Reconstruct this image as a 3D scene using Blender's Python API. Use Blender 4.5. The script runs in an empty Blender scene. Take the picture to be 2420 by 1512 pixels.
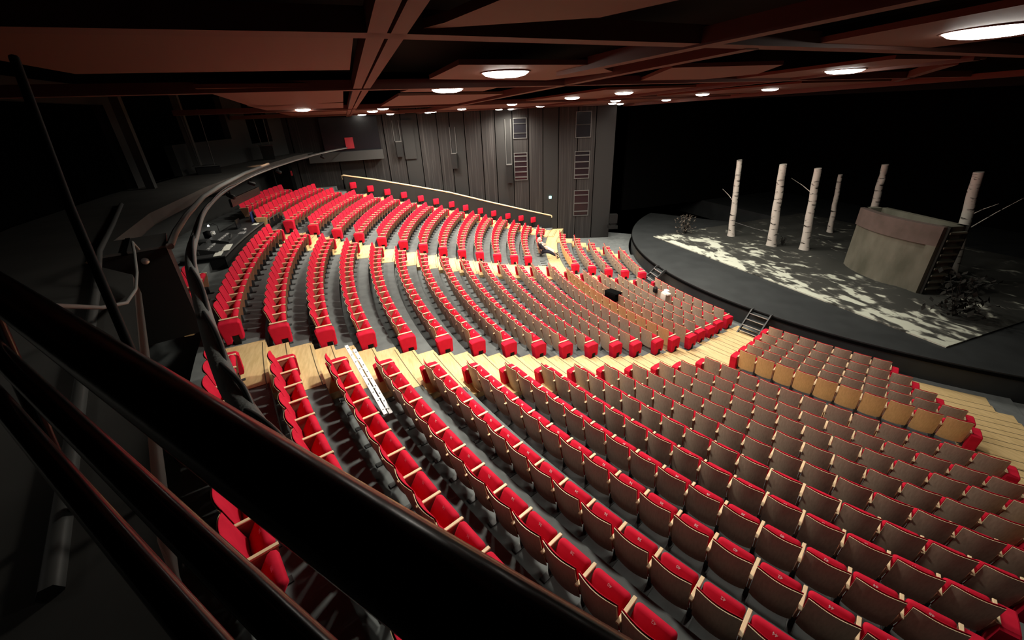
import bpy, bmesh, math, random
import numpy as np
from mathutils import Vector, Matrix
random.seed(7)
C = bpy.context.scene.collection
S, Co, rad, PI = math.sin, math.cos, math.radians, math.pi

# ------------------------------------------------------------------ materials
def mat(name, col, rough=.7, spec=.3, metal=0., noise=None, sheen=0., emit=None, bump=None):
    m = bpy.data.materials.new(name); m.use_nodes = True
    nt = m.node_tree; b = nt.nodes['Principled BSDF']
    b.inputs['Base Color'].default_value = (*col, 1); b.inputs['Roughness'].default_value = rough
    b.inputs['Specular IOR Level'].default_value = spec; b.inputs['Metallic'].default_value = metal
    if sheen: b.inputs['Sheen Weight'].default_value = sheen; b.inputs['Sheen Roughness'].default_value = .4; b.inputs['Sheen Tint'].default_value = (*col, 1)
    if emit:
        b.inputs['Emission Color'].default_value = (*emit[0], 1); b.inputs['Emission Strength'].default_value = emit[1]
    if noise:   # (col2, scale, lo, hi, stretch)
        c2, sc, lo, hi, st = noise
        tc = nt.nodes.new('ShaderNodeTexCoord'); mp = nt.nodes.new('ShaderNodeMapping'); mp.inputs['Scale'].default_value = st
        n = nt.nodes.new('ShaderNodeTexNoise'); n.inputs['Scale'].default_value = sc; n.inputs['Detail'].default_value = 5
        r = nt.nodes.new('ShaderNodeValToRGB'); r.color_ramp.elements[0].position = lo; r.color_ramp.elements[1].position = hi
        r.color_ramp.elements[0].color = (*col, 1); r.color_ramp.elements[1].color = (*c2, 1)
        nt.links.new(tc.outputs['Object'], mp.inputs['Vector']); nt.links.new(mp.outputs['Vector'], n.inputs['Vector'])
        nt.links.new(n.outputs['Fac'], r.inputs['Fac']); nt.links.new(r.outputs['Color'], b.inputs['Base Color'])
    if bump:
        tc = nt.nodes.new('ShaderNodeTexCoord'); n = nt.nodes.new('ShaderNodeTexNoise'); n.inputs['Scale'].default_value = bump[0]
        bp = nt.nodes.new('ShaderNodeBump'); bp.inputs['Strength'].default_value = bump[1]; bp.inputs['Distance'].default_value = .02
        nt.links.new(tc.outputs['Object'], n.inputs['Vector']); nt.links.new(n.outputs['Fac'], bp.inputs['Height']); nt.links.new(bp.outputs['Normal'], b.inputs['Normal'])
    return m
W1 = (1, 1, 1)
M = dict(
 red=mat('red_velvet', (.60, .013, .040), .85, .12, noise=((.50, .009, .031), 6, .35, .7, W1), sheen=.25),
 veneer=mat('taupe_veneer', (.48, .385, .29), .5, .35, noise=((.41, .32, .235), 5, .35, .65, (8, 8, .8))),
 pale=mat('pale_floorlit_veneer', (.68, .45, .22), .55, .3, noise=((.60, .385, .18), 5, .35, .65, (8, 8, .8))),  # lighter copy of back veneer with floor bounce painted in; also the end boards
 oak=mat('oak_edge', (.80, .62, .38), .45, .35),
 cheek=mat('brown_cheek', (.32, .165, .095), .6, .25),
 floorwood=mat('oak_floor', (.72, .53, .27), .5, .3, noise=((.58, .41, .19), 3, .35, .7, (1, 6, 6))),
 nosing=mat('dark_nosing', (.10, .075, .04), .7),
 carpet=mat('grey_carpet', (.155, .168, .168), .9, .15, noise=((.12, .13, .13), 3, .35, .7, W1)),
 black=mat('black_paint', (.006, .006, .006), .6, .25),
 blackcloth=mat('black_cloth', (.004, .004, .004), .95, .0),
 metal=mat('dark_metal', (.035, .037, .038), .45, .4),
 rail=mat('black_gloss_paint', (.004, .003, .0035), .2, .28, bump=(9, .06)),
 stage=mat('black_stage', (.028, .031, .032), .55, .25, noise=((.02, .022, .023), 1.2, .35, .7, W1)),
 white=mat('white_thread', (.85, .85, .85), .7),
 ceil=mat('redbrown_ceiling', (.115, .050, .034), .6, .25),
 ceil2=mat('redbrown_beam', (.10, .042, .032), .6, .25),
 soffit=mat('black_soffit', (.008, .008, .008), .9, .05),
 wall=mat('dark_wall_panel', (.019, .0172, .0167), .75, .2, noise=((.040, .037, .0355), 2.2, .50, .68, (7, 7, .10))),
 wall2=mat('dark_wall_panel_plain', (.020, .0195, .019), .75, .2),
 rear=mat('dark_grey_wall', (.042, .042, .041), .85, .15),
 gal=mat('gallery_grey', (.075, .074, .070), .9, .1, noise=((.06, .059, .056), 1.5, .35, .7, W1)),
 frame=mat('grey_frame', (.075, .075, .073), .5, .3),
 steel=mat('bright_steel', (.6, .6, .6), .35, .5, metal=.6),
 alu=mat('white_aluminium', (.82, .84, .85), .4, .5),
 loom=mat('grey_loom', (.20, .21, .205), .6, .3, bump=(25, .4)),
 cable=mat('grey_cable', (.22, .22, .21), .6),
 bark=mat('birch_bark', (.52, .49, .44), .9, .1, noise=((.04, .035, .03), 2.2, .57, .64, (1.1, 1.1, 5))),
 concrete=mat('stained_concrete', (.15, .145, .115), .9, .1, noise=((.08, .08, .06), 1.0, .35, .7, (1, 1, .5))),
 lintel=mat('pinkish_concrete', (.12, .09, .08), .9, .1, noise=((.085, .066, .056), 1.4, .35, .7, W1)),
 leaf=mat('dry_leaf', (.10, .085, .07), .9, .1),
 leafdark=mat('dark_leaf', (.018, .018, .016), .9, .1),
 skin=mat('skin', (.58, .36, .27), .6, .3),
 navy=mat('dark_navy_cloth', (.022, .022, .032), .9, .1),
 cream=mat('cream_cloth', (.62, .58, .50), .9, .1),
 greyhair=mat('grey_hair', (.55, .51, .47), .9), darkhair=mat('dark_hair', (.02, .016, .014), .7),
 paper=mat('paper', (.75, .76, .68), .8), bluep=mat('blue_plastic', (.06, .08, .25), .5),
 screen=mat('black_screen', (.008, .008, .01), .2, .5),
 exit=mat('exit_lamp', (.2, .6, .55), .5, emit=((.55, 1, .9), 6)),
 ledl=mat('lamp_glass', (.9, .9, .85), .4, emit=((1., .96, .86), 30)),
 deskled=mat('desk_lamp_glow', (.9, .9, .9), .4, emit=((1, .98, .9), 12)),
 redp=mat('red_panel', (.35, .02, .03), .5),
)
def set_floor():   # stage set ground: dark litter with pale snow-like patches
    m = bpy.data.materials.new('forest_ground'); m.use_nodes = True; nt = m.node_tree; b = nt.nodes['Principled BSDF']
    b.inputs['Roughness'].default_value = .9
    tc = nt.nodes.new('ShaderNodeTexCoord')
    n1 = nt.nodes.new('ShaderNodeTexNoise'); n1.inputs['Scale'].default_value = .5; n1.inputs['Detail'].default_value = 4
    n2 = nt.nodes.new('ShaderNodeTexNoise'); n2.inputs['Scale'].default_value = 1.5; n2.inputs['Detail'].default_value = 3.5; n2.inputs['Distortion'].default_value = .6
    add = nt.nodes.new('ShaderNodeMath'); add.operation = 'ADD'
    sep = nt.nodes.new('ShaderNodeSeparateXYZ'); mr = nt.nodes.new('ShaderNodeMapRange')
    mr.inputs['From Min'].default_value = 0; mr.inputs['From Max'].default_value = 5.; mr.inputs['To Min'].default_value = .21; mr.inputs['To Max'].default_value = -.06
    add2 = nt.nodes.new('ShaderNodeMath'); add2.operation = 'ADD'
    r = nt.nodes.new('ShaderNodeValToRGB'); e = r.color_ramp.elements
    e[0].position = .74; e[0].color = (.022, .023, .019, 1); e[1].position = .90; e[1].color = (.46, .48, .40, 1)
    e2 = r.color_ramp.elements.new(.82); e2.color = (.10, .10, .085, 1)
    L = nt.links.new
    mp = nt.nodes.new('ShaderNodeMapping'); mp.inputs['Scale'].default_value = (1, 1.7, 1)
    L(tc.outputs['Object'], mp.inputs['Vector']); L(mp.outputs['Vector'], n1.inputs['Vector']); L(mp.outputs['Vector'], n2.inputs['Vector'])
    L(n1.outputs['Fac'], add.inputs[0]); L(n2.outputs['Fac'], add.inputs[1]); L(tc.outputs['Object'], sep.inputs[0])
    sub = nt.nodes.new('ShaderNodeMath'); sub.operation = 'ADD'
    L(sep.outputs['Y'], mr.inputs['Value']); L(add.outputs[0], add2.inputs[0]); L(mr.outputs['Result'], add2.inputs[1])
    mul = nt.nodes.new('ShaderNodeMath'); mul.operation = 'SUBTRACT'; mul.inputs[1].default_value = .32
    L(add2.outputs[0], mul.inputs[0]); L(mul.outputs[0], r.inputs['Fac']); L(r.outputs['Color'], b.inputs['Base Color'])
    return m
M['ground'] = set_floor()

# ------------------------------------------------------------------ mesh helpers
class MB:
    def __init__(s): s.v = []; s.f = []; s.m = []; s.sm = []
    def add(s, verts, faces, mi=0, smooth=False):
        o = len(s.v); s.v += [tuple(p) for p in verts]
        for f in faces: s.f.append(tuple(i + o for i in f)); s.m.append(mi); s.sm.append(smooth)
        return s
    def box(s, a, b, mi=0, T=None):
        x0, y0, z0 = a; x1, y1, z1 = b
        v = [(x0,y0,z0),(x1,y0,z0),(x1,y1,z0),(x0,y1,z0),(x0,y0,z1),(x1,y0,z1),(x1,y1,z1),(x0,y1,z1)]
        if T: v = [tuple(T @ Vector(p)) for p in v]
        return s.add(v, [(3,2,1,0),(4,5,6,7),(0,1,5,4),(1,2,6,5),(2,3,7,6),(3,0,4,7)], mi)
    def rbox(s, a, b, r=.02, seg=2, mi=0, T=None, smooth=True):
        bm = bmesh.new(); bmesh.ops.create_cube(bm, size=1)
        for v in bm.verts: v.co = Vector([a[i] + (v.co[i] + .5) * (b[i] - a[i]) for i in range(3)])
        bmesh.ops.bevel(bm, geom=bm.edges[:], offset=r, segments=seg, profile=.5, affect='EDGES')
        bm.verts.index_update(); vs = [v.co.copy() for v in bm.verts]
        if T: vs = [T @ p for p in vs]
        s.add(vs, [[v.index for v in f.verts] for f in bm.faces], mi, smooth); bm.free(); return s
    def prism(s, poly, axis, d0, d1, mi=0, T=None):
        n = len(poly)
        def P(p, d): return ((d, p[0], p[1]) if axis == 0 else (p[0], d, p[1]) if axis == 1 else (p[0], p[1], d))
        v = [P(p, d0) for p in poly] + [P(p, d1) for p in poly]
        if T: v = [tuple(T @ Vector(p)) for p in v]
        f = [tuple(range(n))[::-1], tuple(range(n, 2*n))] + [(i, (i+1) % n, n + (i+1) % n, n + i) for i in range(n)]
        return s.add(v, f, mi)
    def tube(s, pts, r, seg=8, mi=0, cap=True):
        pts = [Vector(p) for p in pts]; n = len(pts); rs = r if isinstance(r, (list, tuple)) else [r]*n
        vs = []; up = Vector((0, 0, 1))
        for i, p in enumerate(pts):
            t = (pts[min(i+1, n-1)] - pts[max(i-1, 0)]).normalized()
            a = t.cross(up); a = t.cross(Vector((0, 1, 0))) if a.length < .05 else a
            a.normalize(); b = a.cross(t)
            for j in range(seg):
                q = 2*PI*j/seg; vs.append(p + (a*Co(q) + b*S(q))*rs[i])
        fs = [(i*seg+j, i*seg+(j+1) % seg, (i+1)*seg+(j+1) % seg, (i+1)*seg+j) for i in range(n-1) for j in range(seg)]
        s.add(vs, fs, mi, True)
        if cap: s.add(vs[:seg], [tuple(range(seg))], mi); s.add(vs[-seg:], [tuple(range(seg))[::-1]], mi)
        return s
    def lathe(s, prof, c=(0,0,0), seg=24, mi=0, T=None):
        vs = [(c[0] + r*Co(2*PI*j/seg), c[1] + r*S(2*PI*j/seg), c[2] + z) for r, z in prof for j in range(seg)]
        if T: vs = [tuple(T @ Vector(p)) for p in vs]
        fs = [(i*seg+j, i*seg+(j+1) % seg, (i+1)*seg+(j+1) % seg, (i+1)*seg+j) for i in range(len(prof)-1) for j in range(seg)]
        return s.add(vs, fs, mi, True)
    def ann(s, r0, r1, z0, z1, a0, a1, n=None, mi=0):     # sector slab; angles in degrees from the room's axis
        n = n or max(2, int(abs(a1 - a0)/1.2)); vs = []
        for i in range(n+1):
            a = rad(a0 + (a1-a0)*i/n)
            for r, z in ((r0, z0), (r1, z0), (r1, z1), (r0, z1)): vs.append((r*S(a), -r*Co(a), z))
        fs = [(4*i+j, 4*i+(j+1) % 4, 4*i+4+(j+1) % 4, 4*i+4+j) for i in range(n) for j in range(4)] + [(3,2,1,0), (4*n, 4*n+1, 4*n+2, 4*n+3)]
        return s.add(vs, fs, mi)
    def mesh(s, name, mats):
        me = bpy.data.meshes.new(name); me.from_pydata([tuple(p) for p in s.v], [], s.f)
        for m in mats: me.materials.append(M[m])
        me.polygons.foreach_set('material_index', s.m); me.polygons.foreach_set('use_smooth', s.sm)
        me.update(); return me
    def build(s, name, mats, parent=None, loc=None, rz=0, **tags):
        if isinstance(mats, str): mats = [mats]
        me = s.mesh(name, mats)
        bm = bmesh.new(); bm.from_mesh(me); bmesh.ops.recalc_face_normals(bm, faces=bm.faces); bm.to_mesh(me); bm.free()
        return link(name, me, parent, loc, rz, **tags)
def link(name, data, parent=None, loc=None, rz=0, **tags):
    o = bpy.data.objects.new(name, data); C.objects.link(o)
    if parent: o.parent = parent
    if loc is not None: o.location = loc
    if rz: o.rotation_euler = (0, 0, rz)
    for k, v in tags.items(): o[k] = v
    return o
def thing(name, label, category, loc=(0,0,0), rz=0, group=None):
    o = link(name, None, None, loc, rz, label=label, category=category)
    if group: o['group'] = group
    o.empty_display_size = .1
    return o
def struct(b, name, mats, label=None):
    o = b.build(name, mats, kind='structure')
    if label: o['label'] = label
    return o
def pol(R, a, z=0): return Vector((R*S(rad(a)), -R*Co(rad(a)), z))

# ------------------------------------------------------------------ auditorium layout (metres; arc centre = origin, stage towards +y)
R = [0, 17.195, 18.104, 19.047, 20.011, 20.986, 21.757, 22.512, 23.434, 24.244, 25.193, 26.139, 27.071, 28.032, 28.992, 29.93, 30.9, 31.877, 32.785, 33.72, 34.651, 35.6, 36.55]
TOP = [0, .9, .99, 1.13, 1.364, 1.593, 1.674, 1.77, 1.896, 2.064, 2.285, 2.531, 2.773, 3.058, 3.354, 3.652, 3.944, 4.284, 4.586, 4.895, 5.2, 5.48, 5.75]
ML = [0, -5.238, -6.248, -6.919, -7.176, -7.194, -8.057, -10.028, -9.667, -9.372, -9.052, -8.756, -8.485, -8.224, -7.981, -7.759, -7.543, -7.339, -7.161, -6.987, -6.824]
MP = [0, 10.32, 10.819, 11.525, 12.134, 12.892, 12.451, 12.142, 11.69, 11.322, 10.921, 10.552, 10.214, 9.89, 9.587, 9.311, 9.044, 8.791, 8.57, 8.355, 8.153]
NS = [0, 16.024, 16.501, 16.962, 17.375, 17.85, 17.367, 16.8, 16.16, 15.64, 15.073, 14.551, 14.074, 13.615, 13.188, 12.798, 12.42, 12.063, 11.751, 11.447, 11.161]
FP = [0, -10.43, -11.295, -11.535, -11.579, -11.537, -15.249, -14.753, -14.192, -13.736, -13.24, -12.783, -12.364, -11.963, -11.589, -11.248, -10.918, -10.606, -10.333, -10.067, -9.818]
NN = {1:7, 2:8, 3:9, 4:10, 5:10, 7:12, 8:13, 9:14, 10:14, 11:15, 12:15, 13:15, 14:15, 15:15, 16:15, 17:15, 18:14, 19:14, 20:13}
NF = {1:7, 2:8, 3:9, 4:10, 5:11, 7:11, 8:12, 9:13, 10:14, 11:14, 12:15, 13:15, 14:15, 15:15, 16:15, 17:15, 18:14, 19:14, 20:13}
FL = [t - .9 for t in TOP]
SP = .55
EDGE = .12                       # a tier reaches this far behind the top of its seat backs
def rin(k): return R[k-1] + EDGE if k > 1 else 16.0
def rout(k): return R[k] + EDGE
deg = math.degrees

# ---- setting: tiers, aisles
fl = MB(); fw = MB()
for k in range(1, 23):
    a0, a1 = (-42, 42) if k <= 20 else (-42, 6.3)
    r1 = rout(k) if k < 20 else (rout(k) if k > 20 else 35.2)
    if k == 20: fl.ann(rin(k), 35.2, -.6, FL[k], -42, 42)
    elif k == 21: fl.ann(34.95, rout(k), -.6, FL[k], -42, 6.3)
    elif k == 22: fl.ann(rin(22), 38.3, -.6, FL[k], -42, 6.3)
    elif k == 6: fw.ann(rin(k), rout(k), -.6, FL[k], -46, 46)
    elif k < 6: fl.ann(rin(k), rout(k), -.6, FL[k], FP[k] - deg((.15 + NF[k]*SP + 1.05)/R[k]), 40)
    else: fl.ann(rin(k), rout(k), -.6, FL[k], -46, 46)
fl.ann(16.2, 21.2, -.7, -.02, -46, 46); fl.ann(34.9, 40, -.7, 2.6, 6.3, 42)          # sunken passage behind the last right-hand rows
struct(fl, 'floor', ['carpet'], 'dark grey carpeted stepped floor under the rows')
struct(fw, 'floor_crossing', ['floorwood'], 'pale wooden cross aisle between front block and main block')
def wall_x(Rr, side=-1):            # where the side wall crosses an arc, as an angle
    for i in range(2000):
        a = i*.03; p = pol(Rr, a)
        lim = 15.2 if p.y < -24.8 else 13.2 + (-18.9 - p.y)/5.9*2.0
        if p.x > lim: return a*side
    return 42*side
def aisle(name, label, lo, hi, rows=range(1, 21)):
    b = MB()
    for k in rows:
        a0, a1 = lo(k), hi(k); r0, r1 = rin(k), rout(k); z = FL[k]
        if k == 1: r0 = 16.35
        if k != 6: b.ann(r0, r1, z - .02, z + .012, a0, a1, 8, 0)
        nz = FL[k+1] if k < 20 else z
        rise = nz - z
        if rise > .05:
            d = .44 if rise > .16 else .40
            b.ann(r1 - d, r1, z, z + rise/2 + .012, a0, a1, 8, 0)
            for rr, zz in ((r1 - d, z + rise/2 + .012), (r1, nz + .012)):
                b.ann(rr + .045, rr + .062, zz - .004, zz + .003, a0, a1, 8, 1)
                b.ann(rr - .016, rr, zz - rise/2*.96, zz, a0, a1, 8, 0)
    return struct(b, name, ['floorwood', 'nosing'], label)
aisle('aisle_stairs', 'pale oak stair aisle between the near and middle blocks', lambda k: MP[k] + deg(.13/R[k]), lambda k: NS[k] + deg((.42 if k > 6 else .12)/R[k]))
aisle('aisle_stairs', 'pale oak stair aisle between the middle and far blocks', lambda k: FP[k] + deg(.13/R[k]), lambda k: ML[k] + deg((.40 if k > 6 else .10)/R[k]))
def fend(k):
    q = k if k in NF else (5 if k == 6 else k)
    return FP[k] - deg((.15 + NF[q]*SP + .05)/R[k])
def nend(k):
    q = k if k in NN else 5
    return NS[k] + deg((NN[q]*SP + .05)/R[k])
aisle('aisle_stairs', 'pale oak steps along the far side wall under the jump seats', lambda k: wall_x(R[k]) if k > 5 else fend(k) - deg(1.0/R[k]), lambda k: fend(k) + deg(.1/R[k]), [k for k in range(1, 21)])
aisle('aisle_stairs', 'pale oak steps at the right-hand end of the near block', lambda k: nend(k) - deg(.1/R[k]), lambda k: nend(k) + deg(2.6/R[k]) if k < 6 else 46, list(range(1, 12)))

# ------------------------------------------------------------------ seats
BT, BB = .885, .20
def back_y(u, v):               # rear face of the back; u -1..1 across, v 0..1 up
    return (.13*(1-v)**1.15) + .048*u*u - .012
def shell(nu, nv, off0, off1, x0, x1, z0, z1, mi, mi_edge, round_top=0., smooth=True, bulge=0.):
    b = MB(); g = {}
    def pt(side, i, j):
        u = -1 + 2*i/nu; v = j/nv
        x = x0 + (x1-x0)*i/nu; z = z0 + (z1-z0)*v
        z -= round_top*abs(u)**6*(1 if v > .5 else -1)*(abs(v-.5)*2)**4
        y = back_y(u, v)
        if side == 0: y += off0
        else:
            e = (1-abs(u)**5)*(1-abs(2*v-1)**6)
            y += off1*(.45 + .55*e) + bulge*e
        return (x, y, z)
    vs = []
    for sd in (0, 1):
        for i in range(nu+1):
            for j in range(nv+1): g[sd, i, j] = len(vs); vs.append(pt(sd, i, j))
    f0, f1, fe = [], [], []
    for i in range(nu):
        for j in range(nv):
            f0.append((g[0,i,j], g[0,i,j+1], g[0,i+1,j+1], g[0,i+1,j])); f1.append((g[1,i,j], g[1,i+1,j], g[1,i+1,j+1], g[1,i,j+1]))
    for i in range(nu):
        fe.append((g[0,i,nv], g[1,i,nv], g[1,i+1,nv], g[0,i+1,nv])); fe.append((g[0,i,0], g[0,i+1,0], g[1,i+1,0], g[1,i,0]))
    for j in range(nv):
        fe.append((g[0,0,j], g[1,0,j], g[1,0,j+1], g[0,0,j+1])); fe.append((g[0,nu,j], g[0,nu,j+1], g[1,nu,j+1], g[1,nu,j]))
    b.add(vs, f0 + f1, mi, smooth)
    b.add(vs, fe, mi_edge, False)
    return b
TILT = rad(57)
TC = Matrix.Translation((0, .185, .325)) @ Matrix.Rotation(TILT, 4, 'X')
def seat_parts(hi=True):
    P = {}
    P['back_panel'] = (shell(8 if hi else 4, 6 if hi else 3, 0, .022, -.247, .247, BB-.03, BT, 0, 1, .012), ['veneer', 'oak'])
    P['backrest'] = (shell(8 if hi else 4, 6 if hi else 4, .021, .060, -.250, .250, BB, BT+.018, 0, 0, .02, True, .018), ['red'])
    b = MB()
    if hi: b.rbox((-.237, .0, -.06), (.237, .36, .06), .05, 3, 0, TC)
    else: b.rbox((-.237, .0, -.06), (.237, .36, .06), .045, 1, 0, TC)
    P['seat_cushion'] = (b, ['red'])
    return P
def arm_part(x):
    a = MB(); a.rbox((x-.024, .04, .587), (x+.024, .42, .610), .006, 1, 0, None, False)
    c = MB(); c.prism([(.06, .586), (.42, .586), (.36, .20), (.20, .20)], 0, x-.012, x+.012, 0)
    p = MB(); p.box((x-.03, .20, .02), (x+.03, .33, .21), 0); p.box((x-.045, .06, 0), (x+.045, .42, .02), 0)
    return a, c, p
def end_part(x, sgn):
    b = MB(); x0 = x + sgn*.02; x1 = x + sgn*.225
    prof = [(.0, .545), (.04, .575), (.25, .59), (.41, .575), (.45, .53), (.44, .16), (.42, .125), (.35, .12), (.34, .24), (.21, .24), (.20, .12), (.16, .05), (.06, .05)]
    bm = bmesh.new(); n = len(prof)
    va = [bm.verts.new((x0, p[0], p[1])) for p in prof]; vb = [bm.verts.new((x1, p[0], p[1]*.985)) for p in prof]
    bm.faces.new(va); bm.faces.new(vb[::-1])
    for i in range(n): bm.faces.new((va[i], vb[i], vb[(i+1) % n], va[(i+1) % n]))
    bmesh.ops.recalc_face_normals(bm, faces=bm.faces)
    bmesh.ops.bevel(bm, geom=[e for e in bm.edges if abs(e.verts[0].co.x - e.verts[1].co.x) < 1e-5 and abs(e.verts[0].co.x - x1) < 1e-4], offset=.025, segments=2, profile=.5, affect='EDGES')
    bm.verts.index_update(); b.add([v.co.copy() for v in bm.verts], [[v.index for v in f.verts] for f in bm.faces], 0, False); bm.free()
    k = MB(); k.box((min(x0, x1)+.03, .212, .0), (max(x0, x1)-.03, .338, .235), 0)
    return b, k
HI = {}
for n, (b, ms) in seat_parts(True).items(): HI[n] = b.mesh(n, ms)
HI['back_floorlit'] = shell(8, 6, 0, .022, -.247, .247, BB-.03, BT, 0, 1, .012).mesh('back_panel', ['pale', 'oak'])
XA = SP/2
for tag, x in (('L', -XA), ('R', XA)):
    a, c, p = arm_part(x)
    HI['armrest'+tag] = a.mesh('armrest', ['oak']); HI['side_panel'+tag] = c.mesh('side_panel', ['cheek']); HI['pedestal'+tag] = p.mesh('pedestal', ['metal'])
    e, k = end_part(x, -1 if tag == 'L' else 1)
    HI['end_panel'+tag] = e.mesh('end_panel', ['red']); HI['end_foot'+tag] = k.mesh('end_foot', ['black'])
TXT = {}
def number_mesh(s):
    if s not in TXT:
        cu = bpy.data.curves.new('number', 'FONT'); cu.body = s; cu.size = .054; cu.align_x = 'CENTER'; cu.align_y = 'CENTER'; cu.resolution_u = 2; cu.offset = .0012
        o = bpy.data.objects.new('tmp', cu); C.objects.link(o); dg = bpy.context.evaluated_depsgraph_get()
        me = bpy.data.meshes.new_from_object(o.evaluated_get(dg)); bpy.data.objects.remove(o); bpy.data.curves.remove(cu)
        q = Matrix.Translation((0, .315, .0615)) @ Matrix.Rotation(PI, 4, 'Z')
        me.transform(TC @ q); me.materials.clear(); me.materials.append(M['white']); me.name = 'number'; TXT[s] = me
    return TXT[s]
# low-detail template for the many distant seats
def template(pale, left_end, right_end, right_arm):
    b = MB(); names = ['red', 'veneer', 'oak', 'cheek', 'metal', 'pale', 'black', 'white']
    def put(src, mp):
        o = len(b.v); b.v += src.v
        for f, m, s in zip(src.f, src.m, src.sm): b.f.append(tuple(i+o for i in f)); b.m.append(mp[m]); b.sm.append(s)
    P = seat_parts(False)
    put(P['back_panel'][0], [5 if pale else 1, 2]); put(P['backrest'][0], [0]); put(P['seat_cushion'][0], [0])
    b.add([TC @ Vector((sx*.03, y, .0612)) for sx, y in ((-1,.295), (1,.295), (1,.335), (-1,.335))], [(0,1,2,3)], 7)
    for x, do in ((-XA, True), (XA, right_arm)):
        if do:
            a = MB(); a.box((x-.021, .055, .585), (x+.021, .43, .612)); put(a, [2])
            _, c, p = arm_part(x); put(c, [3]); put(p, [4])
    for x, sg, do in ((-XA, -1, left_end), (XA, 1, right_end)):
        if do: e, k = end_part(x, sg); put(e, [0]); put(k, [6])
    return b, names
camP = Vector((14.878, -30.832, 8.8634))
cr, cu_, cf = Vector((.348211, .936714, -.036285)), Vector((-.412049, .187711, .891616)), Vector((-.842000, .295519, -.451336))
FPX = 974.72
def project(p):
    d = p - camP; w = d.dot(cf)
    return (1210 + FPX*d.dot(cr)/w, 756 - FPX*d.dot(cu_)/w, w)
seats = []      # block, row, index counted from the aisle nearest the camera, count, angle, left end, right end, number
def add_row(blk, k, a_left, n, sp, lend, rend, num):
    for i in range(n):
        seats.append(dict(b=blk, k=k, i=i, n=n, a=a_left + deg((i+.5)*sp/R[k]), le=lend and i == 0, re=rend and i == n-1, ra=i == n-1, num=num(i), sp=sp))
for k in range(1, 21):
    arc = rad(MP[k] - ML[k])*R[k] - .15
    n = max(8, round((arc - .11)/SP)); sp = arc/n
    h = (n+1)//2
    add_row('middle', k, ML[k], n, sp, True, True, lambda i, h=h: str(2*(h-1-i)+1) if i < h else str(2*(i-h)+2))
    if k in NN: add_row('near', k, NS[k], NN[k], SP, True, True, lambda i, n=n: str(n+2+2*i - (n % 2)))
    if k in NF:
        n2 = NF[k]; aR = FP[k] - deg(.15/R[k]); aL = aR - deg(n2*SP/R[k])
        if k == 7: n2 = 8                     # the four seats nearest the stair have been taken out
        add_row('far', k, aL, n2, SP, True, k != 7, lambda i, n2=n2: str(17 + 2*(n2-1-i)))
add_row('rear', 21, 2.9, 5, SP, False, False, lambda i: str(20+2*i))
add_row('back', 21, -21.6, 14, SP, True, False, lambda i: str(33-2*i))
add_row('last', 22, -18.6, 9, SP, True, False, lambda i: str(31-2*i))
for s in seats:
    p = pol(R[s['k']], s['a'], FL[s['k']]); s['p'] = p
    c = p + Vector((0, 0, .6)); x, y, w = project(c)
    s['px'] = (x, y, w)
    s['vis'] = w > .5 and -90 < x < 2510 and -120 < y < 1640
    s['size'] = (FPX/w)**2*(1 + ((x-1210)**2 + (y-756)**2)/FPX**2)**.5 if w > .5 else 0
seats = [s for s in seats if s['vis']]
def hidden_by_rail(s):            # seats the photo hides behind the big handrail and the dark gallery corner
    x, y, w = s['px']
    return x < 1150 and y > 1010 + (x-560)*.62 + 330 or (x < 430 and y > 900)
cand = sorted([s for s in seats if not hidden_by_rail(s)], key=lambda s: -s['size'])
near_set = set(id(s) for s in cand[:300])
ORD = ['first','second','third','fourth','fifth','sixth','seventh','eighth','ninth','tenth','eleventh','twelfth','thirteenth','fourteenth','fifteenth','sixteenth','seventeenth','eighteenth','nineteenth','twentieth','twenty-first','twenty-second','twenty-third','twenty-fourth','twenty-fifth','twenty-sixth','twenty-seventh']
proto = {}
def seat_object(s):
    k = s['k']; blk = s['b']
    pale = (blk == 'middle' and k == 6) or (blk in ('near', 'far') and k == 5)  # rows whose back colour carries the bounce from the wooden cross aisle
    rows = [r for r in range(1, 21) if not (blk in ('near', 'far') and r == 6)]
    ro = ORD[rows.index(k)] if k in rows else None
    if blk == 'middle': lab = f"{'floor-lit oak' if pale else 'red'} backed seat, {ORD[s['n']-1-s['i']]} from near stair aisle, middle block's {ro} row from stage"
    elif blk == 'near': lab = f"{'floor-lit oak' if pale else 'taupe'} backed red seat, {ORD[s['i']]} from stair aisle, near block's {ro} row from stage"
    elif blk == 'far': lab = f"red seat, {ORD[s['n']-1-s['i']]} from stair aisle, far block's {ro} row from stage"
    elif blk == 'rear': lab = f"red seat {ORD[s['n']-1-s['i']]} from wooden side panel, short row beside mixing desk"
    else: lab = f"red seat, {ORD[s['i']]} from far wall in the {blk} row by mixing desk"
    root = thing('theatre_seat', lab, 'seat', s['p'], rad(s['a']), 'red tip-up theatre seats')
    def part(name, me, par=root, **t): return link(name, me, par, **t)
    bp = part('back_panel', HI['back_floorlit' if pale else 'back_panel'])
    part('backrest', HI['backrest'])
    cu = part('seat_cushion', HI['seat_cushion'])
    link('number', number_mesh(s['num']), cu, label='white seat number')
    for tag, do in (('L', True), ('R', s['ra'])):
        if do:
            part('armrest', HI['armrest'+tag], label='pale oak armrest'); part('side_panel', HI['side_panel'+tag]); part('pedestal', HI['pedestal'+tag])
    for tag, do in (('L', s['le']), ('R', s['re'])):
        if do: e = part('end_panel', HI['end_panel'+tag], label='red upholstered end panel'); link('foot', HI['end_foot'+tag], e)
    return root
far_seats = []
for s in seats:
    if id(s) in near_set: seat_object(s)
    elif not hidden_by_rail(s) or s['px'][1] < 1500: far_seats.append(s)
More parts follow.
